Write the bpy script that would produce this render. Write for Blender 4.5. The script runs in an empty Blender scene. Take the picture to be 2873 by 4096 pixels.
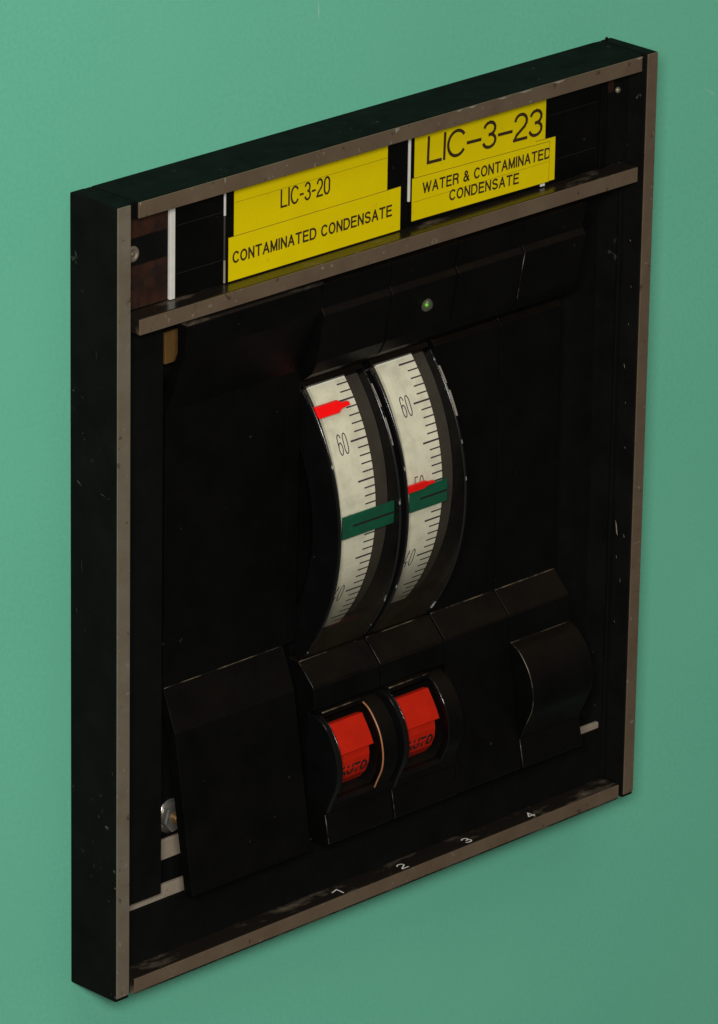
import bpy, bmesh, math, random
from mathutils import Matrix, Vector, noise
random.seed(7)
scene = bpy.context.scene
col = scene.collection

# ------------------------------------------------------------------ camera
cam = bpy.data.cameras.new("camera")
cam_o = bpy.data.objects.new("camera", cam)
col.objects.link(cam_o)
cam.sensor_fit = 'HORIZONTAL'
cam.sensor_width = 36.0
cam.lens = 36.0 * 25000.0 / 2873.0
cam.clip_start = 0.05
cam.clip_end = 50
r = Vector((0.7104846, -0.7035429, 0.0154590))
u = Vector((0.2458090, 0.2686985, 0.9313319))
f = Vector((0.6593857, 0.6578970, -0.3638433))
m = Matrix.Identity(4)
for i in range(3):
    m[i][0], m[i][1], m[i][2] = r[i], u[i], -f[i]
m.translation = Vector((-0.9137158, -1.0069446, 0.6530050))
cam_o.matrix_world = m
scene.camera = cam_o

# ------------------------------------------------------------------ world, lamps, exposure
world = bpy.data.worlds.new("World")
scene.world = world
world.use_nodes = True
bg = world.node_tree.nodes['Background']
bg.inputs[0].default_value = (1.0, 0.93, 0.84, 1)
bg.inputs[1].default_value = 0.06

def area(name, loc, target, sx, sy, power, color):
    l = bpy.data.lights.new(name, 'AREA')
    l.shape = 'RECTANGLE'
    l.size, l.size_y, l.energy, l.color = sx, sy, power, color
    o = bpy.data.objects.new(name, l)
    col.objects.link(o)
    o.location = loc
    d = Vector(target) - Vector(loc)
    o.rotation_euler = d.to_track_quat('-Z', 'Y').to_euler()
    return o
# the photographer's diffused flash beside the camera and a ceiling fixture of the control room
area('camera_flash', (-0.95, -1.05, 0.76), (0.08, 0, 0.1), 0.36, 0.26, 25.5, (1.0, 0.98, 0.95))
area('ceiling_lamp', (-0.1, -1.2, 2.3), (0.05, 0, 0.1), 2.0, 1.0, 12, (1.0, 0.95, 0.86))

scene.view_settings.view_transform = 'Standard'
scene.view_settings.look = 'None'
scene.view_settings.exposure = 0.0
scene.view_settings.gamma = 1.0
scene.view_settings.use_curve_mapping = False
scene.render.engine = 'CYCLES'
scene.cycles.max_bounces = 10
scene.cycles.transparent_max_bounces = 12

# ------------------------------------------------------------------ materials
class NT:
    def __init__(s, name):
        s.m = bpy.data.materials.new(name)
        s.m.use_nodes = True
        s.t = s.m.node_tree
        s.b = s.t.nodes['Principled BSDF']
        s.out = s.t.nodes['Material Output']
        s.tc = s.t.nodes.new('ShaderNodeTexCoord')
    def n(s, typ, **k):
        x = s.t.nodes.new(typ)
        for a, v in k.items():
            setattr(x, a, v)
        return x
    def l(s, a, b):
        s.t.links.new(a, b)
    def noise(s, scale, detail=4, rough=.6, stretch=(1, 1, 1), off=(0, 0, 0)):
        mp = s.n('ShaderNodeMapping')
        mp.inputs['Scale'].default_value = stretch
        mp.inputs['Location'].default_value = off
        s.l(s.tc.outputs['Object'], mp.inputs[0])
        nz = s.n('ShaderNodeTexNoise')
        nz.inputs['Scale'].default_value = scale
        nz.inputs['Detail'].default_value = detail
        nz.inputs['Roughness'].default_value = rough
        s.l(mp.outputs[0], nz.inputs['Vector'])
        return nz.outputs[0]
    def ramp(s, fac, *stops):
        rp = s.n('ShaderNodeValToRGB')
        e = rp.color_ramp.elements
        while len(e) < len(stops):
            e.new(0.5)
        for i, (p, c) in enumerate(stops):
            e[i].position = p
            e[i].color = (c, c, c, 1) if isinstance(c, (int, float)) else (*c, 1)
        s.l(fac, rp.inputs[0])
        return rp.outputs[0]
    def mix(s, fac, a, b):
        mx = s.n('ShaderNodeMix', data_type='RGBA')
        if isinstance(fac, (int, float)):
            mx.inputs[0].default_value = fac
        else:
            s.l(fac, mx.inputs[0])
        for i, v in ((6, a), (7, b)):
            if isinstance(v, tuple):
                mx.inputs[i].default_value = (*v, 1)
            else:
                s.l(v, mx.inputs[i])
        return mx.outputs[2]
    def bump(s, h, strength, dist):
        bp = s.n('ShaderNodeBump')
        bp.inputs['Strength'].default_value = strength
        bp.inputs['Distance'].default_value = dist
        s.l(h, bp.inputs['Height'])
        s.l(bp.outputs[0], s.b.inputs['Normal'])
    def color(s, c):
        if isinstance(c, tuple):
            s.b.inputs['Base Color'].default_value = (*c, 1)
        else:
            s.l(c, s.b.inputs['Base Color'])
    def rough(s, v):
        if isinstance(v, (int, float)):
            s.b.inputs['Roughness'].default_value = v
        else:
            s.l(v, s.b.inputs['Roughness'])
    def set(s, **k):
        for a, v in k.items():
            s.b.inputs[a.replace('_', ' ')].default_value = v

M = {}
def mat_wall():
    t = NT('green_wall_paint')
    a = t.ramp(t.noise(14, 3, .5), (.3, (.132, .468, .316)), (.7, (.142, .488, .330)))
    b = t.ramp(t.noise(900, 2, .7), (.25, .90), (.75, 1.0))
    mx = t.n('ShaderNodeMix', data_type='RGBA', blend_type='MULTIPLY')
    mx.inputs[0].default_value = 1
    t.l(a, mx.inputs[6]); t.l(b, mx.inputs[7])
    t.color(mx.outputs[2])
    t.rough(.42)
    t.bump(t.noise(700, 3, .6), .06, .0004)
    M['wall'] = t.m
mat_wall()

def mat_black(key, base, rough, chip=.70, chipcol=(.16, .14, .11), sc=260, dust=None, spec=.5, seed=0.0):
    t = NT(key)
    chips = t.ramp(t.noise(sc, 4, .55, (1, 1, 1), (seed, 0, 0)), (chip, 0.0), (chip + .03, 1.0))
    patch = t.ramp(t.noise(30, 2, .5, (1, 1, 1), (seed + 3, 1, 0)), (.50, 0.0), (.66, 1.0))
    ml = t.n('ShaderNodeMath', operation='MULTIPLY')
    t.l(chips, ml.inputs[0]); t.l(patch, ml.inputs[1])
    c0 = t.mix(t.ramp(t.noise(90, 4), (.3, 0.0), (.75, 1.0)), base, tuple(x * 1.6 + .0006 for x in base))
    if dust:
        ge = t.n('ShaderNodeNewGeometry'); sp = t.n('ShaderNodeSeparateXYZ')
        t.l(ge.outputs['True Normal'], sp.inputs[0])
        up = t.ramp(sp.outputs[2], (.15, 0.0), (.65, 1.0))
        md = t.n('ShaderNodeMath', operation='MULTIPLY')
        t.l(up, md.inputs[0]); t.l(t.ramp(t.noise(75, 5, .65, (1, 1, 1), (6, 2, 3)), (.3, .25), (.7, 1.0)), md.inputs[1])
        c0 = t.mix(md.outputs[0], c0, dust)
    t.color(t.mix(ml.outputs[0], c0, chipcol))
    t.rough(t.ramp(t.noise(160, 4), (.3, rough - .08), (.7, rough + .1)))
    t.set(Specular_IOR_Level=spec)
    t.bump(t.noise(1500, 3), .12, .0002)
    M[key] = t.m
mat_black('black_paint', (.0040, .0040, .0034), .52, .66, (.08, .075, .06), 340, spec=.02, seed=2.3)
mat_black('black_plastic', (.0014, .0014, .0013), .36, .72, (.05, .04, .026), 420, spec=.12, dust=(.0075, .0052, .0032), seed=5.1)
mat_black('black_gloss', (.0025, .0025, .0025), .14, .74, (.25, .24, .22), 500, spec=.5, seed=8.0)
mat_black('black_matte', (.0016, .0016, .0015), .7, .8, (.03, .025, .02), 300, spec=.1)
mat_black('groove', (.009, .009, .008), .6, .8, (.02, .02, .02), 300, spec=.1)
mat_black('dark_liner', (.030, .026, .020), .6, .8, (.10, .09, .06), 300, spec=.3)

def mat_metal(key, ca, cb, rough, metallic=.55):
    t = NT(key)
    c = t.mix(t.ramp(t.noise(70, 5, .65), (.32, 0.0), (.68, 1.0)), ca, cb)
    c = t.mix(t.ramp(t.noise(420, 4, .6, (1, 1, 1), (4, 2, 1)), (.64, 0.0), (.70, .7)), c, (.07, .045, .032))
    c = t.mix(t.ramp(t.noise(520, 4, .6, (1, 1, 1), (9, 5, 1)), (.66, 0.0), (.71, .7)), c, (.36, .32, .26))
    t.color(c)
    t.rough(t.ramp(t.noise(200, 4), (.3, rough - .06), (.7, rough + .1)))
    t.set(Metallic=metallic)
    t.bump(t.noise(900, 4), .15, .0002)
    M[key] = t.m
mat_metal('bronze_metal', (.172, .120, .076), (.204, .150, .098), .46)
mat_metal('grey_metal', (.250, .215, .155), (.205, .165, .115), .45)
mat_metal('nut_metal', (.62, .60, .54), (.52, .50, .44), .28, .9)
mat_metal('cream_metal', (.34, .285, .215), (.26, .21, .155), .5, .2)
mat_metal('brass', (.22, .12, .035), (.16, .085, .025), .4, .5)
mat_metal('chip_metal', (.52, .49, .42), (.42, .38, .3), .35, .6)

def mat_worn():
    # black paint rubbed through to the bronze metal along its length
    t = NT('worn_black_paint')
    w = t.ramp(t.noise(120, 6, .65, (.5, 1.3, 1), (1.7, 0, 0)), (.52, 0.0), (.74, 1.0))
    c = t.mix(w, (.010, .008, .006), t.mix(t.noise(120, 4), (.10, .075, .052), (.15, .12, .085)))
    t.color(c)
    t.rough(t.ramp(w, (0.0, .26), (1.0, .45)))
    t.bump(t.noise(900, 4), .15, .0002)
    M['worn'] = t.m
mat_worn()

def mat_simple(key, c, rough, var=.12, sc=150, spec=.5, bump=.05):
    t = NT(key)
    lo = tuple(x * (1 - var) for x in c)
    t.color(t.mix(t.ramp(t.noise(sc, 4, .6), (.3, 0.0), (.7, 1.0)), lo, c))
    t.rough(rough)
    t.set(Specular_IOR_Level=spec)
    t.bump(t.noise(sc * 3, 3), bump, .0003)
    M[key] = t.m
def mat_tape():
    t = NT('yellow_tape')
    c = t.mix(t.ramp(t.noise(35, 3), (.35, 0.0), (.7, 1.0)), (.58, .455, .001), (.64, .505, .001))
    c = t.mix(t.ramp(t.noise(330, 4, .6, (.5, 1, 1), (3, 0, 8)), (.68, 0.0), (.76, .55)), c, (.45, .25, .01))
    t.color(c); t.rough(.45); t.set(Specular_IOR_Level=.08)
    t.bump(t.noise(120, 3), .12, .0006)
    M['yellow'] = t.m
mat_tape()
mat_simple('white_card', (.60, .585, .52), .5, .15, 300)
mat_simple('scale_white', (.71, .70, .56), .5, .10, 90)
mat_simple('scratch', (.36, .58, .45), .5, .2, 300)
mat_simple('ink', (.012, .010, .012), .5, .2)
mat_simple('ink_brown', (.035, .018, .004), .5, .2)
mat_simple('edge_dirt', (.13, .085, .004), .6, .3, 300)
mat_simple('ink_soft', (.05, .035, .05), .6, .2)
mat_simple('red_plastic', (.93, .002, .002), .38, .06)
mat_simple('red_flag', (.50, .014, .003), .55, .18, 220, .15)
mat_simple('green_plastic', (.004, .10, .052), .3, .25, 120)
mat_simple('orange_brown', (.30, .13, .055), .35, .2, 300)
mat_simple('white_paint', (.72, .70, .66), .55, .2, 400)
def mat_rust():
    t = NT('rusty_plate')
    c = t.mix(t.ramp(t.noise(110, 6, .7), (.35, 0.0), (.7, 1.0)), (.012, .0055, .0035), (.045, .017, .009))
    c = t.mix(t.ramp(t.noise(260, 5, .7, (1, 1, 1), (2, 2, 5)), (.52, 0.0), (.66, 1.0)), c, (.010, .008, .007))
    t.color(c); t.rough(.8); t.set(Specular_IOR_Level=.1); t.bump(t.noise(500, 5), .4, .0004)
    M['rust'] = t.m
mat_rust()
def mat_lens(key, tint, rough, k, shade_grime=False):
    t = NT(key)
    tr = t.n('ShaderNodeBsdfTransparent'); tr.inputs[0].default_value = (*tint, 1)
    gl = t.n('ShaderNodeBsdfGlossy'); gl.inputs['Roughness'].default_value = rough
    fr = t.n('ShaderNodeLayerWeight'); fr.inputs[0].default_value = .5
    pw = t.n('ShaderNodeMath', operation='POWER'); pw.inputs[1].default_value = 4.0
    mu = t.n('ShaderNodeMath', operation='MULTIPLY_ADD'); mu.inputs[1].default_value = k; mu.inputs[2].default_value = .015
    t.l(fr.outputs['Facing'], pw.inputs[0]); t.l(pw.outputs[0], mu.inputs[0])
    mx = t.n('ShaderNodeMixShader')
    t.l(mu.outputs[0], mx.inputs[0]); t.l(tr.outputs[0], mx.inputs[1]); t.l(gl.outputs[0], mx.inputs[2])
    last = mx.outputs[0]
    if shade_grime:
        # shade painted into the foot of the lens, plus dirt blotches all over
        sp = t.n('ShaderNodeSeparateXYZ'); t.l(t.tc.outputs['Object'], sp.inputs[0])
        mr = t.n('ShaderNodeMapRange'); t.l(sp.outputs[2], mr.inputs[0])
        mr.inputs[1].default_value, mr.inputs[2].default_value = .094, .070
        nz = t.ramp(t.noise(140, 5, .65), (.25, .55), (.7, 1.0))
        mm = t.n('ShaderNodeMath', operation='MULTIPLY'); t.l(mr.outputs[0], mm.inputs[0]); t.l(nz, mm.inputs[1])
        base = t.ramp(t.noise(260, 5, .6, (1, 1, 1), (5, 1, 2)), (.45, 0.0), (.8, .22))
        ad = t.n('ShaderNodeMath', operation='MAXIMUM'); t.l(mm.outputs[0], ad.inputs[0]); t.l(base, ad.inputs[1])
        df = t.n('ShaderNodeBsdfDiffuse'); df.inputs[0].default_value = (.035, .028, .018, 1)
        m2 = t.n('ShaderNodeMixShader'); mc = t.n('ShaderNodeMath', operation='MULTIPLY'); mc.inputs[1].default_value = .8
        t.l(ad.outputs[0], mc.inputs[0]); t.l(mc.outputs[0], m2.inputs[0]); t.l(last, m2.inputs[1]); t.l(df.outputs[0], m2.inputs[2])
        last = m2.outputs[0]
    t.l(last, t.out.inputs[0])
    M[key] = t.m
mat_lens('clear_plastic', (.93, .92, .88), .08, .28)
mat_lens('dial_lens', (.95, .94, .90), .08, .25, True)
def mat_led():
    t = NT('led_lens')
    t.color((.075, .085, .05)); t.rough(.15); t.set(Transmission_Weight=.3, Coat_Weight=.5)
    M['led'] = t.m
    t = NT('led_chip'); t.color((.12, .5, .02)); t.rough(.3)
    M['led_chip'] = t.m
mat_led()
def mat_scuff():
    t = NT('scuffed_rim')
    w = t.ramp(t.noise(230, 3, .5, (1, 1, 1), (3.2, 1, 0)), (.62, 0.0), (.68, 1.0))
    t.color(t.mix(w, (.010, .010, .010), (.26, .26, .24)))
    t.rough(.2)
    M['scuff'] = t.m
mat_scuff()

# ------------------------------------------------------------------ mesh helpers (millimetres in, metres out)
S = .001
def mesh(name, V, F, mat, parent=None, bevel=0, smooth=False, label=None):
    me = bpy.data.meshes.new(name)
    me.from_pydata([(x * S, y * S, z * S) for x, y, z in V], [], F)
    bm = bmesh.new(); bm.from_mesh(me)
    bmesh.ops.recalc_face_normals(bm, faces=bm.faces)
    bm.to_mesh(me); bm.free()
    me.materials.append(M[mat])
    if smooth:
        for p in me.polygons:
            p.use_smooth = True
    o = bpy.data.objects.new(name, me)
    col.objects.link(o)
    if parent:
        o.parent = parent
    if bevel:
        b = o.modifiers.new('bevel', 'BEVEL')
        b.width = bevel * S; b.segments = 2; b.limit_method = 'ANGLE'; b.angle_limit = math.radians(28)
        b.harden_normals = False
    if label:
        o['label'] = label
    return o
BOXF = [(0, 1, 3, 2), (4, 6, 7, 5), (0, 4, 5, 1), (2, 3, 7, 6), (0, 2, 6, 4), (1, 5, 7, 3)]
def boxv(x0, x1, y0, y1, z0, z1):
    return [(x, y, z) for x in (x0, x1) for y in (y0, y1) for z in (z0, z1)]
def box(name, x0, x1, y0, y1, z0, z1, mat, parent=None, bevel=0, label=None):
    return mesh(name, boxv(x0, x1, y0, y1, z0, z1), BOXF, mat, parent, bevel, label=label)
def boxes(name, L, mat, parent=None, bevel=0):
    V, F = [], []
    for b in L:
        k = len(V)
        V += boxv(*b); F += [tuple(i + k for i in q) for q in BOXF]
    return mesh(name, V, F, mat, parent, bevel)
def prism(name, prof, x0, x1, mat, parent=None, bevel=0, smooth=False):
    n = len(prof)
    V = [(x0, y, z) for y, z in prof] + [(x1, y, z) for y, z in prof]
    F = [tuple(range(n)), tuple(range(2 * n - 1, n - 1, -1))]
    F += [(i, (i + 1) % n, n + (i + 1) % n, n + i) for i in range(n)]
    return mesh(name, V, F, mat, parent, bevel, smooth)
def arcdata(x0, x1, R0, R1, a0, a1, cy, cz, n):
    V, F = [], []
    for i in range(n + 1):
        a = math.radians(a0 + (a1 - a0) * i / n)
        c, s = math.cos(a), math.sin(a)
        for x, R in ((x0, R0), (x1, R0), (x1, R1), (x0, R1)):
            V.append((x, cy - R * c, cz + R * s))
    for i in range(n):
        k = 4 * i
        for j in range(4):
            F.append((k + j, k + (j + 1) % 4, k + 4 + (j + 1) % 4, k + 4 + j))
    F += [(0, 3, 2, 1), (4 * n, 4 * n + 1, 4 * n + 2, 4 * n + 3)]
    return V, F
def arcbox(name, x0, x1, R0, R1, a0, a1, c, n, mat, parent=None, bevel=0):
    V, F = arcdata(x0, x1, R0, R1, a0, a1, c[0], c[1], n)
    return mesh(name, V, F, mat, parent, bevel)
def tube(name, pts, rad, mat, parent=None, k=8):
    V, F = [], []
    P = [Vector(p) for p in pts]
    for i, p in enumerate(P):
        d = (P[min(i + 1, len(P) - 1)] - P[max(i - 1, 0)]).normalized()
        e1 = Vector((1, 0, 0)) if abs(d.x) < .9 else Vector((0, 0, 1))
        e1 = (e1 - d * e1.dot(d)).normalized(); e2 = d.cross(e1)
        for j in range(k):
            a = 2 * math.pi * j / k
            V.append(tuple(p + rad * (math.cos(a) * e1 + math.sin(a) * e2)))
    for i in range(len(P) - 1):
        for j in range(k):
            F.append((i * k + j, i * k + (j + 1) % k, (i + 1) * k + (j + 1) % k, (i + 1) * k + j))
    F += [tuple(range(k)), tuple(range(len(P) * k - 1, (len(P) - 1) * k - 1, -1))]
    return mesh(name, V, F, mat, parent, 0, True)
def lathe(name, c, prof, mat, parent=None, n=20):
    """prof: (radius, y offset) list, spun about an axis along Y through c"""
    V, F = [], []
    for R, dy in prof:
        for j in range(n):
            a = 2 * math.pi * j / n
            V.append((c[0] + R * math.cos(a), c[1] + dy, c[2] + R * math.sin(a)))
    for i in range(len(prof) - 1):
        for j in range(n):
            F.append((i * n + j, i * n + (j + 1) % n, (i + 1) * n + (j + 1) % n, (i + 1) * n + j))
    F.append(tuple(range(n)))
    F.append(tuple(range((len(prof) - 1) * n, len(prof) * n)))
    return mesh(name, V, F, mat, parent, 0, True)

# monoline stroke characters, cap height 1: (width, polylines)
def arc_(cx, cy, rx, ry, a0, a1, n=12):
    return [(cx + rx * math.cos(math.radians(a0 + (a1 - a0) * i / n)), cy + ry * math.sin(math.radians(a0 + (a1 - a0) * i / n))) for i in range(n + 1)]
GLYPH = {
 'A': (.80, [[(0, 0), (.40, 1), (.80, 0)], [(.13, .33), (.67, .33)]]),
 'C': (.80, [arc_(.43, .5, .43, .5, 38, 322, 20)]),
 'D': (.82, [[(.4, 0), (0, 0), (0, 1), (.4, 1)], arc_(.4, .5, .42, .5, 90, -90, 16)]),
 'E': (.70, [[(.7, 0), (0, 0), (0, 1), (.68, 1)], [(0, .53), (.62, .53)]]),
 'I': (.02, [[(.01, 0), (.01, 1)]]),
 'L': (.62, [[(0, 1), (0, 0), (.62, 0)]]),
 'M': (.84, [[(0, 0), (0, 1), (.42, .06), (.84, 1), (.84, 0)]]),
 'N': (.72, [[(0, 0), (0, 1), (.72, 0), (.72, 1)]]),
 'O': (.86, [arc_(.43, .5, .43, .5, 90, 450, 26)]),
 'R': (.78, [[(0, 0), (0, 1), (.48, 1)], arc_(.48, .76, .27, .24, 90, -90, 10), [(.48, .52), (0, .52)], [(.46, .52), (.70, .34), (.76, 0)]]),
 'S': (.76, [arc_(.38, .75, .35, .25, 25, 180, 9) + [(.05, .66), (.15, .57), (.38, .51), (.62, .44), (.73, .34)] + arc_(.38, .26, .37, .26, 0, -160, 10)]),
 'T': (.78, [[(0, 1), (.78, 1)], [(.39, 1), (.39, 0)]]),
 'U': (.80, [[(0, 1), (0, .36)] + arc_(.4, .36, .4, .36, 180, 360, 14) + [(.8, 1)]]),
 'W': (1.22, [[(0, 1), (.3, 0), (.61, .95), (.92, 0), (1.22, 1)]]),
 '&': (.82, [[(.82, 0), (.2, .72)] + arc_(.36, .82, .19, .18, 200, -20, 9) + [(.5, .66), (.14, .42), (.02, .24)] + arc_(.30, .22, .28, .23, 175, 290, 8) + [(.58, .14), (.74, .44)]]),
 '-': (.30, [[(0, .42), (.30, .42)]]),
 '=': (.62, [[(0, .40), (.62, .40)]]),
 ' ': (.22, []),
 '0': (.58, [[(0, .66)] + arc_(.29, .70, .29, .30, 180, 0, 10) + arc_(.29, .30, .29, .30, 0, -180, 10) + [(0, .70)]]),
 '2': (.60, [arc_(.30, .71, .29, .29, 170, -20, 10) + [(.48, .48), (.12, .20), (0, 0), (.6, 0)]]),
 '3': (.60, [arc_(.29, .75, .27, .25, 165, -90, 10), arc_(.29, .26, .30, .26, 90, -165, 12)]),
 '4': (.62, [[(.44, 0), (.44, 1), (0, .28), (.62, .28)]]),
 '5': (.58, [[(.54, 1), (.08, 1), (.03, .52), (.10, .57)] + arc_(.28, .32, .30, .32, 110, -160, 12)]),
 '6': (.58, [arc_(.29, .74, .28, .26, 20, 180, 9) + [(0, .32)] + arc_(.29, .30, .29, .30, 180, 540, 18)]),
 '7': (.58, [[(0, 1), (.58, 1), (.2, 0)]]),
 '1': (.30, [[(0, .76), (.3, 1), (.3, 0)]]),
}
def strokes(text, fn, w, h, t, mat, parent, name='lettering', gap=.36, clip=None):
    """characters drawn with an even pen of width t, fitted to w x h; fn(x, y, lift) puts them on their surface"""
    tot = sum(GLYPH[c][0] for c in text) + gap * (len(text) - 1)
    sx, sy = (w - t) / tot, h - t
    V, F = [], []
    x = 0
    for ch in text:
        for pl in GLYPH[ch][1]:
            P = [((x + a) * sx + t / 2, b * sy + t / 2) for a, b in pl]
            for (ax, ay), (bx, by) in zip(P, P[1:]):
                d = math.hypot(bx - ax, by - ay) or 1
                ux, uy = (bx - ax) / d * t / 2, (by - ay) / d * t / 2
                e = .9 if d > t else .35
                k = len(V)
                lift = (k // 4 % 24) * .0015
                for qx, qy in ((ax - e * ux - uy, ay - e * uy + ux), (ax - e * ux + uy, ay - e * uy - ux), (bx + e * ux + uy, by + e * uy - ux), (bx + e * ux - uy, by + e * uy + ux)):
                    V.append(fn(qx if clip is None else min(qx, clip), qy, lift))
                F.append((k, k + 1, k + 2, k + 3))
        x += GLYPH[ch][0] + gap
    return mesh(name, V, F, mat, parent)
def thing(name, label, cat, loc, group=None):
    o = bpy.data.objects.new(name, None)
    o.empty_display_size = .005
    col.objects.link(o)
    o['label'] = label; o['category'] = cat
    if group:
        o['group'] = group
    return o

# ------------------------------------------------------------------ setting: painted wall
def wall():
    o = mesh('wall', [(-900, 0, -900), (1100, 0, -900), (1100, 0, 1100), (-900, 0, 1100)], [(0, 1, 2, 3)], 'wall')
    o['kind'] = 'structure'
    def sliver(pts, w):
        V, F = [], []
        for i, (x, z) in enumerate(pts):
            ww = w * (1 - abs(2 * i / (len(pts) - 1) - 1)) + .05
            V += [(x - ww, -.05, z), (x + ww, -.05, z)]
        F = [(2 * i, 2 * i + 1, 2 * i + 3, 2 * i + 2) for i in range(len(pts) - 1)]
        mesh('paint_scratch', V, F, 'scratch', o)
    sliver([(79.1, 229.4), (79.25, 227), (79.3, 225)], .10)
    V = [(214.8, -.05, 180.8), (218, -.05, 178.45), (220.7, -.05, 176.85), (220.6, -.05, 176.7), (217.9, -.05, 178.35)]
    mesh('paint_scratch', V, [(0, 1, 2, 3, 4)], 'scratch', o)
wall()

# ------------------------------------------------------------------ instrument frame
W, D, H = 181.06, 16.19, 200.0
def frame():
    t = thing('instrument_frame', 'black metal instrument frame with worn bronze front edges on the green wall', 'frame', (0, 0, 0))
    fb = -D + .28
    def rail(name, x0, x1, y0, y1, z0, z1, fx0, fx1, fz0, fz1, fm, bm='black_paint'):
        o = box(name, x0, x1, y0, y1, z0, z1, bm, t, .35)
        box('front_edge', fx0, fx1, -D, fb + .1, fz0, fz1, fm, o, .12)
        return o
    rail('side_rail', 0, 4.35, fb, -.02, 0, H, .2, 4.2, .95, H - .15, 'grey_metal')
    rail('side_rail', 177.25, W, fb, -.02, .1, H, 177.4, W - .12, .95, H - .1, 'bronze_metal')
    rt = rail('top_rail', 6.55, 175.4, fb, -.02, 195.9, H, 6.65, 175.3, 196.05, H - .12, 'bronze_metal')
    mr = rail('middle_rail', 6.95, 175.0, fb, -9.9, 167.5, 171.4, 7.05, 174.95, 167.6, 171.35, 'bronze_metal', 'worn')
    br = rail('bottom_rail', 5.9, 175.6, fb, -9.9, .15, 4.45, 6.0, 175.5, .85, 4.35, 'bronze_metal', 'worn')
    for x0, x1 in ((4.37, 6.53), (175.42, 177.23)):
        box('corner_block', x0, x1, -14.6, -.02, 195.8, H - .15, 'black_paint', t, .2)
        box('corner_block', x0, x1, -14.6, -.02, 0.3, 4.3, 'black_paint', t, .2)
        box('corner_block', x0, x1, -14.0, -9.95, 167.6, 171.2, 'black_paint', t, .2)
    box('sill', 6.55, 175.4, -9.85, -.02, .2, 2.0, 'black_paint', t)
    box('mounting_plate', 4.37, 20.3, -10.0, -9.2, 20.4, 167.3, 'black_matte', t, .15)
    box('mounting_plate', 175.7, 177.23, -10.0, -9.2, 4.35, 167.3, 'black_matte', t, .15)
    box('mounting_plate', 6.55, 175.6, -10.0, -9.2, 2.05, 18.5, 'black_matte', t, .15)
    box('chassis_plate', 4.37, 177.23, -1.2, -.4, 2.05, 195.8, 'black_matte', t)
    mesh('cross_bar', [(x, y, z) for x, zt in ((4.5, 20.8), (177.0, 18.6)) for y in (-7.0, -6.0) for z in (12.5, zt)], BOXF, 'cream_metal', t, .1)
    box('bracket', 24.0, 30.2, -6.6, -5.6, 153.8, 161.6, 'brass', t, .2)
    box('bracket', 26.0, 36.0, -3.6, -2.6, 25.0, 30.2, 'cream_metal', t, .2)
    # label holder back plate and its rivet
    box('label_back_plate', 4.37, 22.0, -10.2, -9.6, 171.6, 195.7, 'rust', t)
    box('label_back_plate', 22.05, 177.23, -10.2, -9.6, 171.6, 195.7, 'black_matte', t)
    box('rust_spot', 169.6, 171.6, -10.3, -10.15, 190.2, 193.4, 'rust', t, .1)
    box('slot_strip', 4.6, 21.0, -10.5, -10.22, 182.3, 189.0, 'black_matte', t, .1)
    lathe('rivet', (9.9, -10.5, 185.3), [(2.0, .3), (2.0, -.2), (1.7, -.45), (1.25, -.5), (1.1, -.15), (.55, -.15), (.4, -.35), (.01, -.4)], 'grey_metal', t)
    box('end_strip', 166.2, 168.6, -11.3, -10.22, 171.7, 195.6, 'black_plastic', t, .2)
    lathe('rivet', (173.0, -10.4, 190.4), [(.8, .3), (.8, -.2), (.5, -.5), (.01, -.6)], 'grey_metal', t, 12)
    # hexagon nut with washer and stud behind the wide blank cover
    c = (31.4, -3.4, 34.7)
    n = mesh('hex_nut', [(c[0] + 3.75 * math.cos(math.radians(60 * i + 12)), y, c[2] + 3.75 * math.sin(math.radians(60 * i + 12))) for y in (c[1], c[1] + 2.0) for i in range(6)],
             [tuple(range(6)), tuple(range(11, 5, -1))] + [(i, (i + 1) % 6, 6 + (i + 1) % 6, 6 + i) for i in range(6)], 'nut_metal', t, .35)
    lathe('washer', (c[0], c[1] + 2.0, c[2]), [(4.4, .5), (4.4, 0), (1.0, 0)], 'nut_metal', n)
    lathe('stud', (c[0], c[1], c[2]), [(1.5, .5), (1.5, -.9), (1.2, -1.2), (.01, -1.25)], 'brass', n, 14)
    # slot numbers painted on top of the bottom rail
    for s, x in (('1', 76.1), ('2', 98.8), ('3', 121.8), ('4', 144.9)):
        strokes(s, lambda a, b, k, x=x: (x - 1.2 + a, -15.3 + b, 4.49 + k), 2.4, 2.8, .36, 'white_paint', br, 'numeral')
    # worn bright nicks along the front corner of the top rail
    for x, w, h in ((89.2, 1.1, 1.2), (90.2, .5, .9), (110.0, 2.2, .35), (114.0, 3.0, .4), (124, 4.5, .35), (131.5, 5, .4), (143.5, 4.2, .45), (173.0, 2.6, .4), (33.5, .5, 1.4), (6.9, .5, .8)):
        V = [(x, -D - .03, H - .25), (x + w * .4, -D - .03, H - .18), (x + w, -D - .03, H - .25), (x + w * .7, -D - .03, H - .25 - h * .6), (x + w * .45, -D - .03, H - .25 - h), (x + w * .2, -D - .03, H - .25 - h * .5)]
        mesh('worn_nick', V, [tuple(range(6))], 'chip_metal', rt)
    # scattered nicks in the paint of the left side and the inside of the right rail
    for y, z, w, h in ((-1.8, 186.5, 1.0, 2.2), (-2.0, 184.0, .5, 1.0), (-2.4, 130.2, 1.7, 1.3), (-10.5, 129.0, 1.9, .45), (-13, 128.6, .9, .3), (-2.2, 98, .3, 1.5), (-14.6, 60, .4, 1.2), (-4, 111, .25, 4), (-9, 164, .25, 2.6)):
        V = [(-.03, y, z), (-.03, y - w * .5, z - h * .3), (-.03, y - w, z - h), (-.03, y - w * .6, z - h * .75), (-.03, y - w * .15, z - h * .5)]
        mesh('paint_nick', V, [(0, 1, 2, 3, 4)], 'dark_liner', t)
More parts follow.
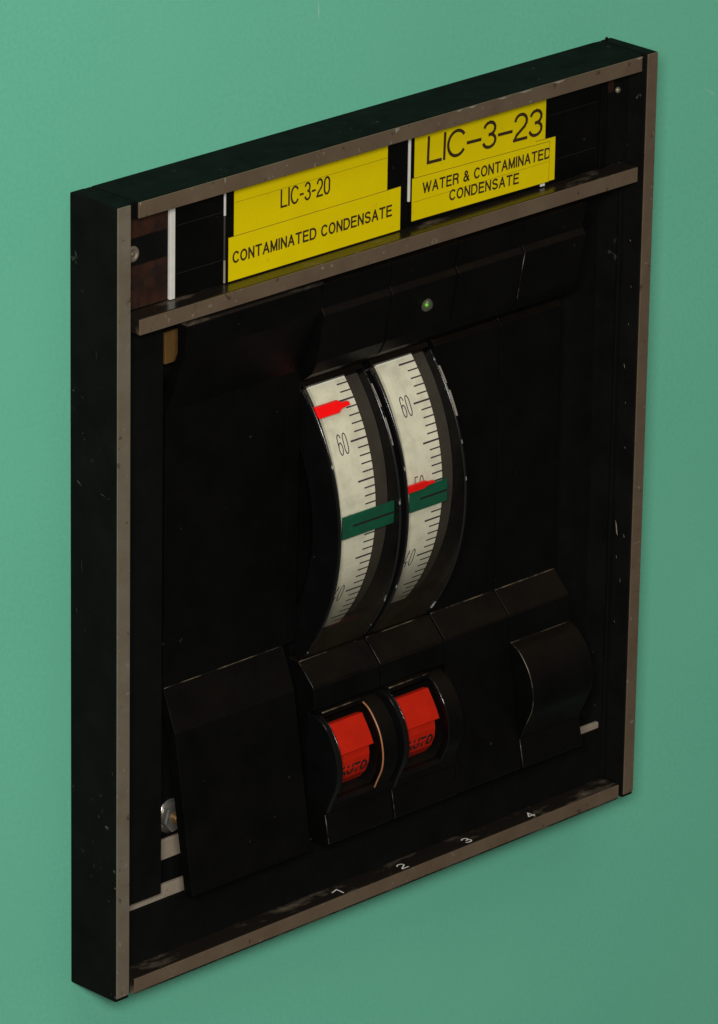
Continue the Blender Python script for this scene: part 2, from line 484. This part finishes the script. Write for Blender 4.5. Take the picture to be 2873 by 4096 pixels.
    for y, z, w, h in ((-12.1, 151, .5, .5), (-13, 139, .3, .5), (-11.5, 118, .5, 1.2), (-12.5, 129, .3, .6), (-12.7, 96, .35, .6), (-10.4, 75.5, .9, 4.2), (-13.3, 72.5, .4, 1.1), (-11, 66, .3, .9), (-12.4, 108, .3, .6), (-11, 48, .4, .4), (-12.5, 60, .3, 1.0)):
        V = [(177.22, y, z), (177.22, y - w * .5, z - h * .3), (177.22, y - w, z - h), (177.22, y - w * .5, z - h * .8)]
        mesh('paint_nick', V, [(0, 1, 2, 3)], 'cream_metal', t)
    # dried paint fleck on the far top corner
    lathe('paint_fleck', (180.0 - 1.2, -.8, H + .25), [(.3, .3), (.45, 0), (.3, -.3)], 'black_paint', t, 8)
frame()

# ------------------------------------------------------------------ label cards with yellow tape
YC = -11.0
def tape(parent, x0, x1, zb0, zb1, zt0, zt1, y, label=None, seed=0):
    nx, nz = 24, 4
    V, F = [], []
    for i in range(nx + 1):
        for j in range(nz + 1):
            a, b = i / nx, j / nz
            zb = zb0 + (zb1 - zb0) * a; zt = zt0 + (zt1 - zt0) * a
            x = x0 + (x1 - x0) * a
            e = .02 * noise.noise((x * .12, b * 2, seed))
            edge = (.06 if j in (0, nz) else 0) * noise.noise((x * .9, seed, j))
            V.append((x, y + min(.06, e) - .06, zb + (zt - zb) * b + edge))
    k = nz + 1
    for i in range(nx):
        for j in range(nz):
            F.append((i * k + j, (i + 1) * k + j, (i + 1) * k + j + 1, i * k + j + 1))
    o = mesh('label_tape', V, F, 'yellow', parent, 0, False)
    s = o.modifiers.new('thickness', 'SOLIDIFY'); s.thickness = .1 * S; s.offset = 0
    # dirt caught along the cut edges of the tape
    def edge(pa, pb, w):
        (xa, za), (xb, zb) = pa, pb
        d = math.hypot(xb - xa, zb - za); ux, uz = (xb - xa) / d * w, (zb - za) / d * w
        yy = y - .15
        mesh('tape_edge', [(xa - uz, yy, za + ux), (xa + uz, yy, za - ux), (xb + uz, yy, zb - ux), (xb - uz, yy, zb + ux)], [(0, 1, 2, 3)], 'edge_dirt', o)
    edge((x0, zt0), (x1, zt1), .07)
    edge((x1, zb1), (x1, zt1), .05)
    edge((x0, zb0), (x1, zb1), .05)
    if label:
        o['label'] = label
    return o
def on_card(x0, z0, y, deg=0):
    c, s = math.cos(math.radians(deg)), math.sin(math.radians(deg))
    return lambda a, b, lift: (x0 + a * c - b * s, y - lift, z0 + a * s + b * c)

t = thing('label_card', 'plain black label card with a bright white left edge', 'label card', (0, 0, 0))
box('card', 22.9, 38.4, YC, YC + .75, 171.7, 195.4, 'black_plastic', t, .1)
box('white_edge', 21.25, 22.85, YC - .15, YC + .75, 171.6, 195.4, 'white_card', t, .12)
boxes('card_groove', [(23.2, 38.2, YC - .03, YC + .01, z, z + .16) for z in (177.4, 189.2)], 'groove', t)

t = thing('label_card', 'black card with yellow tapes reading LIC-3-20 and CONTAMINATED CONDENSATE', 'label card', (0, 0, 0))
box('card', 39.1, 99.1, YC, YC + .75, 171.7, 195.4, 'black_plastic', t, .1)
box('white_edge', 38.5, 39.05, YC - .1, YC + .75, 188.2, 195.4, 'white_card', t, .08)
box('white_edge', 38.55, 39.0, YC - .1, YC + .75, 171.6, 177.2, 'cream_metal', t, .08)
box('white_edge', 38.55, 38.95, YC - .05, YC + .75, 177.25, 188.15, 'dark_liner', t, .08)
o = tape(t, 41.6, 92.0, 182.2, 182.3, 195.2, 195.2, YC - .05, 'yellow tape reading LIC-3-20', 1)
strokes('LIC-3-20', on_card(56.5, 186.1, YC - .25), 16.3, 4.6, .52, 'ink_brown', o, gap=.26)
boxes('tape_seam', [(42, 91.7, YC - .17, YC - .15, 190.75, 190.82)], 'ink_brown', o)
o = tape(t, 39.75, 96.45, 171.75, 171.7, 182.65, 182.7, YC - .2, 'yellow tape reading CONTAMINATED CONDENSATE', 2)
strokes('CONTAMINATED CONDENSATE', on_card(40.9, 176.0, YC - .40, -.15), 52.7, 2.95, .49, 'ink_brown', o)

t = thing('label_card', 'black card with yellow tapes reading LIC-3-23 and WATER & CONTAMINATED CONDENSATE', 'label card', (0, 0, 0))
box('card', 100.0, 165.9, YC, YC + .75, 171.7, 195.4, 'black_plastic', t, .1)
box('white_edge', 99.35, 99.95, YC - .15, YC + .75, 178.0, 195.4, 'white_card', t, .08)
boxes('card_groove', [(148, 165, YC - .03, YC + .01, z, z + .12) for z in (177.4, 189.2)], 'groove', t)
o = tape(t, 101.2, 146.5, 183.4, 182.6, 195.3, 195.2, YC - .05, 'yellow tape reading LIC-3-23 in large letters', 3)
strokes('LIC=3=23', on_card(105.2, 186.15, YC - .27, -1.75), 40.2, 7.1, .82, 'ink_brown', o, gap=.16)
o = tape(t, 143.0, 150.1, 172.55, 172.5, 183.75, 183.6, YC - .1, 'short yellow tape end sticking out from under the longer one', 4)
o = tape(t, 100.3, 147.85, 172.95, 172.5, 183.75, 182.85, YC - .3, 'yellow tape reading WATER & CONTAMINATED CONDENSATE', 5)
strokes('WATER & CONTAMINATED', on_card(103.7, 179.2, YC - .50, -.9), 44.5, 2.85, .47, 'ink_brown', o, clip=44.1)
strokes('CONDENSATE', on_card(112.9, 175.3, YC - .50, -2.2), 24.3, 2.8, .47, 'ink_brown', o)
boxes('tape_seam', [(100.6, 147.4, YC - .43, YC - .40, 177.65, 177.71)], 'ink_brown', o)
box('paper_scrap', 145.2, 146.6, YC - .35, YC - .05, 171.7, 172.35, 'white_card', t)

# ------------------------------------------------------------------ plug-in modules
X = [66.5, 89.4, 111.9, 134.9, 156.8]
HOOD = [(-16.19, 166.3), (-15.1, 159.7), (-16.25, 158.2), (-13.95, 145.7), (-12.0, 142.2), (-7.35, 138.8)]
BULGE = [(-14.7, 54.8), (-17.7, 53.4), (-20.3, 50.5), (-21.9, 47.7), (-22.8, 44.6), (-23.1, 41.6), (-22.7, 38.6), (-21.5, 35.8), (-20.2, 32.9), (-19.1, 30.2)]
def fine(A, n=5):
    R = []
    for j in range(len(A) - 1):
        p0, p1, p2, p3 = A[max(j - 1, 0)], A[j], A[j + 1], A[min(j + 2, len(A) - 1)]
        for q in range(n):
            s_ = q / n
            R.append(tuple(.5 * ((2 * p1[c]) + (-p0[c] + p2[c]) * s_ + (2 * p0[c] - 5 * p1[c] + 4 * p2[c] - p3[c]) * s_ * s_ + (-p0[c] + 3 * p1[c] - 3 * p2[c] + p3[c]) * s_ ** 3) for c in range(len(p1))))
    return R + [A[-1]]
BULGE_FINE = fine(BULGE)
LOWER = [(-18.8, 29.8), (-19.4, 27), (-20.3, 22.6), (-19.6, 21.9)]
def body_profile(face, bulge):
    P = [(-2, 166.4)] + HOOD + [(face, 137.7), (face, 67.4), (-8.9, 67.2), (-13.9, 62.2), (-14.2, 61.6)]
    if bulge:
        P += BULGE_FINE + LOWER
    else:
        P += [(-14.7, 54.5), (-19.0, 29), (-20.0, 22.6), (-19.3, 21.9)]
    return P + [(-2, 21.9)]

CS = (31.4, 104.95)   # axis of the scale drum
CL = (31.4, 102.0)    # axis of the curved lens
def indicator(i, label, zero, green, red, extra):
    x = X[i]; x1 = X[i + 1] - .25
    t = thing('indicator_module', label, 'indicator', (0, 0, 0), 'plug-in level indicators')
    x += .12
    # hood, ledge and foot of the housing as one moulding, open where the switch sits
    P = [(-2, 166.4)] + HOOD + [(-6.0, 137.7), (-6.0, 67.3), (-8.9, 67.2), (-13.9, 62.2), (-14.3, 61.4), (-14.7, 55.9), (-12.6, 55.2), (-12.6, 33.2), (-19.9, 32.3), (-19.1, 30.2)] + LOWER + [(-2, 21.9)]
    prism('housing', P, x, x1, 'black_plastic', t, .22)
    # ---- dial
    d = arcbox('dial_back', x + 1.2, x1 - 1.2, 47.5, 48.6, -41, 41, CS, 30, 'dark_liner', t)
    sc = arcbox('scale', x + 4.0, x + 16.0, 49.0, 49.9, -40.5, 40.5, CS, 48, 'scale_white', t)
    V, F = [], []
    V2 = []
    for v in range(28, 74):
        a = zero + 2.3 * (v - 50)
        if abs(a) > 39.5:
            continue
        maj = v % 5 == 0
        ln, th = (5.3, .52) if maj else (3.4, .40)
        k = len(V)
        VV, FF = arcdata(x + 15.95 - ln, x + 15.95, 49.85, 49.95, a - th / 2, a + th / 2, CS[0], CS[1], 1)
        V += VV; F += [tuple(q + k for q in g) for g in FF]
    g = mesh('graduations', V, F, 'ink_soft', sc)
    for v in (40, 50, 60, 70, 30):
        a = zero + 2.3 * (v - 50)
        if abs(a) > 38:
            continue
        def fn(p, q, k, a=a):
            aa = math.radians(a) + (q - 2.65) / 49.9
            R = 49.95 + k
            return (x + 6.4 + p, CS[0] - R * math.cos(aa), CS[1] + R * math.sin(aa))
        strokes(str(v), fn, 3.2, 5.3, .28, 'ink_soft', sc, 'numeral', gap=.34)
    for side, xx in (('l', x + .5), ('r', x1 - 1.1)):
        arcbox('dial_cheek', xx, xx + .6, 44.0, 53.0, -40.5, 41.5, CL, 40, 'black_gloss', t, .15)
    NL = 48
    LV = [(xx, CL[0] - 52.7 * math.cos(math.radians(a)), CL[1] + 52.7 * math.sin(math.radians(a))) for a in [-40.5 + 82 * q / NL for q in range(NL + 1)] for xx in (x + 1.1, x1 - 1.1)]
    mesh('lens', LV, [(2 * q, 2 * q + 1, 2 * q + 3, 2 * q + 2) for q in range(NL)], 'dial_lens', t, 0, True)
    for xx in (x + 1.2, x1 - 1.15):
        tube('lens_rim', [(xx, CL[0] - 52.95 * math.cos(math.radians(a)), CL[1] + 52.95 * math.sin(math.radians(a))) for a in range(-39, 41)], .24, 'scuff', t)
    arcbox('window_lip', x + 1.15, x1 - 1.15, 48.6, 51.6, 39.6, 43.5, CS, 4, 'black_plastic', t, .2)
    # ---- pointers
    a = math.degrees(math.asin((green - CS[1]) / 51.0)); h = math.degrees(2.9 / 51)
    gx1 = x1 - 1.3 if i == 0 else x + 16.6
    gp = arcbox('set_pointer', x + 3.9, gx1, 50.6, 51.1, a - h, a + h, CS, 6, 'green_plastic', t, .08)
    arcbox('pointer_line', x + 7.2, gx1 - .2, 51.08, 51.16, a - .30, a + .30, CS, 1, 'ink', gp)
    rz, rx0, rl, rh = red
    def rp(px, pz, dy):
        aa = math.asin((rz + pz - CS[1]) / 51.9)
        return (rx0 + px, CS[0] - 51.9 * math.cos(aa) + dy, rz + pz)
    out = [(0, -rh), (rl * .62, -rh), (rl * .74, -rh * .45), (rl, -rh * .3), (rl, rh * .35), (rl * .78, rh * .45), (rl * .72, rh), (0, rh)]
    n = len(out)
    V = [rp(a_, b_, 0) for a_, b_ in out] + [rp(a_, b_, .9) for a_, b_ in out]
    mesh('level_pointer', V, [tuple(range(n)), tuple(range(2 * n - 1, n - 1, -1))] + [(j, (j + 1) % n, n + (j + 1) % n, n + j) for j in range(n)], 'red_plastic', t, .08)
    # ---- switch
    cheek = BULGE_FINE + [(-18.8, 29.9), (-12.4, 29.9), (-12.4, 54.9)]
    s1 = prism('switch_cheek', cheek, x + .02, x + 1.5, 'black_gloss', t, .2)
    s2 = prism('switch_cheek', cheek, x + 15.6, x + 20.8, 'black_plastic', t, .3)
    arc = [(x + 15.5, py, pz) for py, pz in BULGE[:-1]]
    smooth_arc = fine
    tube('switch_trim', smooth_arc(arc), .22, 'orange_brown' if i == 0 else 'black_gloss', t)  # first switch's bead is orange-brown, the second's glossy black
    tube('switch_trim', smooth_arc([(x + 1.5, py, pz) for py, pz in BULGE[:-1]]), .16, 'black_gloss', t)
    box('window_bar', x + 1.5, x + 15.5, -15.9, -13.0, 54.2, 55.6, 'black_plastic', t, .2)
    prism('window_lip', [(-20.0, 33.8), (-20.6, 32.6), (-13, 32.6), (-13, 33.8)], x + 1.5, x + 15.5, 'black_plastic', t, .15)
    UP = [(-16.3, 52.0), (-18.0, 49.6), (-19.5, 47.2), (-20.5, 45.1)]
    fl = prism('mode_flag', UP + [(-19.0, 44.9), (-18.0, 46.5), (-14.5, 51.6)], x + 2.0, x + 14.8, 'red_flag', t, .1)
    LO = [(-19.2, 45.2), (-19.6, 42.5), (-19.4, 40.0), (-18.3, 37.4), (-16.4, 35.2), (-14.6, 33.9)]
    lo = prism('mode_flag', LO + [(-13, 33.9), (-13, 45.2)], x + 2.0, x + 14.3, 'red_flag', t, .1)
    def fn(p, q, lift):
        z = 38.3 + q
        for (ya, za), (yb, zb) in zip(LO, LO[1:]):
            if zb <= z <= za:
                y = ya + (yb - ya) * (za - z) / (za - zb)
                return (x + 4.6 + p, y - .12 - lift, z)
        return (x + 4.6 + p, -20.5, z)
    strokes('AUTO', fn, 9.0, 2.95, .58, 'ink', lo)
    SL = [(-15.4, 54.0), (-18.6, 51.6), (-20.7, 48.4), (-21.9, 44.5), (-22.1, 41.5), (-21.7, 38.6), (-20.4, 35.4), (-19.7, 34.0)]
    SL = smooth_arc([(0, a_, b_) for a_, b_ in SL])
    LV = [(xx, q[1], q[2]) for q in SL for xx in (x + 1.55, x + 15.55)]
    mesh('switch_lens', LV, [(2 * q, 2 * q + 1, 2 * q + 3, 2 * q + 2) for q in range(len(SL) - 1)], 'clear_plastic', t, 0, True)
    if extra:
        l = lathe('indicator_lamp', (102.2, -14.9, 152.3), [(1.75, .6), (1.75, -.2), (1.6, -.8), (1.1, -1.4), (.6, -1.7), (.05, -1.8)], 'led', t)
        lathe('lamp_chip', (101.3, -15.8, 152.7), [(.5, .3), (.5, -.55), (.05, -.75)], 'led_chip', l, 10)
    return t
indicator(0, 'level indicator with its red pointer high above 60, beside the wide blank cover', -1.3, 103.9, (132.2, 68.2, 10.8, 1.2), False)
indicator(1, 'level indicator with its red pointer touching the green one and a lamp above', 3.1, 104.9, (108.5, 91.4, 9.6, .85), True)

t = thing('blank_module', 'plain black blank module beside the indicators, without a bulge at its foot', 'blank module', (0, 0, 0), 'plug-in blanks')
prism('housing', body_profile(-8.75, False), X[2] + .12, X[3] - .12, 'black_plastic', t, .22)
t = thing('blank_module', 'black blank module with a rounded bulge near its foot, next to the right rail', 'blank module', (0, 0, 0), 'plug-in blanks')
prism('housing', body_profile(-8.75, True), X[3] + .12, X[4], 'black_plastic', t, .22)

# wide blank cover: a folded shell, open behind
t = thing('blank_cover', 'wide plain black blank cover at the left of the two indicators', 'blank cover', (0, 0, 0))
FR = [(-16.2, 166.1), (-15.6, 159.0), (-9.1, 143.0), (-8.5, 72.8), (-12.7, 62.2), (-19.2, 22.0)]
BK = [(-16.2, 22.0), (-9.7, 62.2), (-6.0, 72.8), (-6.0, 143.0), (-12.8, 159.0), (-12.8, 166.1)]
prism('cover_shell', FR + BK, 22.1, 61.8, 'black_plastic', t, .22)
prism('cover_lip', [(-16.2, 166.2), (-16.2, 166.9), (-9.8, 166.9), (-9.8, 166.2)], 22.1, 66.2, 'worn', t, .1)
prism('cover_wing', [(-15.9, 166.15), (-15.4, 159), (-9.0, 143), (-8.4, 72.8), (-6.5, 72.8), (-6.5, 143), (-12.5, 159), (-12.5, 166.15)], 61.85, 66.2, 'black_plastic', t, .2)

# ------------------------------------------------------------------ edge highlights of the mouldings, painted as broken brown lines
def mat_edge():
    t_ = NT('edge_highlight')
    w = t_.ramp(t_.noise(150, 4, .6, (1, 1, 1), (2.2, 7, 1)), (.46, 0.0), (.70, 1.0))
    t_.color(t_.mix(w, (.004, .0035, .003), (.15, .115, .07)))
    t_.rough(.4)
    M['edge'] = t_.m
mat_edge()
by_label = {o['label']: o for o in scene.objects if o.parent is None and 'label' in o}
def owner(key):
    return next(o for l, o in by_label.items() if key in l)
I1, I2 = owner('high above 60'), owner('lamp above')
B3, B4, BC = owner('without a bulge'), owner('rounded bulge'), owner('wide plain')
def ex(own, pts, r=.13):
    tube('edge_highlight', pts, r, 'edge', own, 6)
def seg(a, b, n=10):
    return [tuple(a[c] + (b[c] - a[c]) * i / n for c in range(3)) for i in range(n + 1)]
ex(BC, seg((22.4, -8.5, 72.8), (61.6, -8.5, 72.8)))
for own, i in ((B3, 2), (B4, 3)):
    ex(own, seg((X[i] + .4, -8.85, 67.25), (X[i + 1] - .3, -8.85, 67.25)), .17)
for own, i in ((I1, 0), (I2, 1)):
    ex(own, seg((X[i] + .4, -8.85, 67.2), (X[i] + 20, -8.85, 67.2)), .12)
    ex(own, seg((X[i] + 1.6, -15.8, 55.5), (X[i] + 15.4, -15.8, 55.5)), .2)
    ex(own, [(X[i] + .2, y, z) for y, z in ((-8.9, 67.2), (-11.4, 64.7), (-13.9, 62.2), (-14.25, 61.4))], .12)
    ex(own, [(X[i] + .2, y, z) for y, z in LOWER[:3]], .12)
ex(B4, seg((X[3] + .3, -14.75, 54.7), (X[4] - .2, -14.75, 54.7)), .16)
ex(B4, [(X[3] + .2, y, z) for y, z in BULGE_FINE], .12)
ex(B4, [(X[3] + .2, y, z) for y, z in LOWER[:3]], .12)
ex(B4, [(X[3] + .2, y, z) for y, z in ((-16.2, 158.2), (-15.0, 152), (-13.95, 145.7))], .12)
# white rim chips on the second lens; painted highlight strokes on the first
for own, x0, arcs in ((I2, X[2] - 1.35, ((31.5, 36.5, .55), (22.5, 29.5, .7), (28.5, 31.5, .2), (5, 6, .3), (15, 16, .3))), (I1, X[1] - 1.35, ((31, 37.5, .4), (20.5, 28, .4)))):
    for a0, a1, w in arcs:
        arcbox('rim_chip_highlight', x0, x0 + w, 52.9, 53.2, a0, a1, CL, 8, 'chip_metal', own)
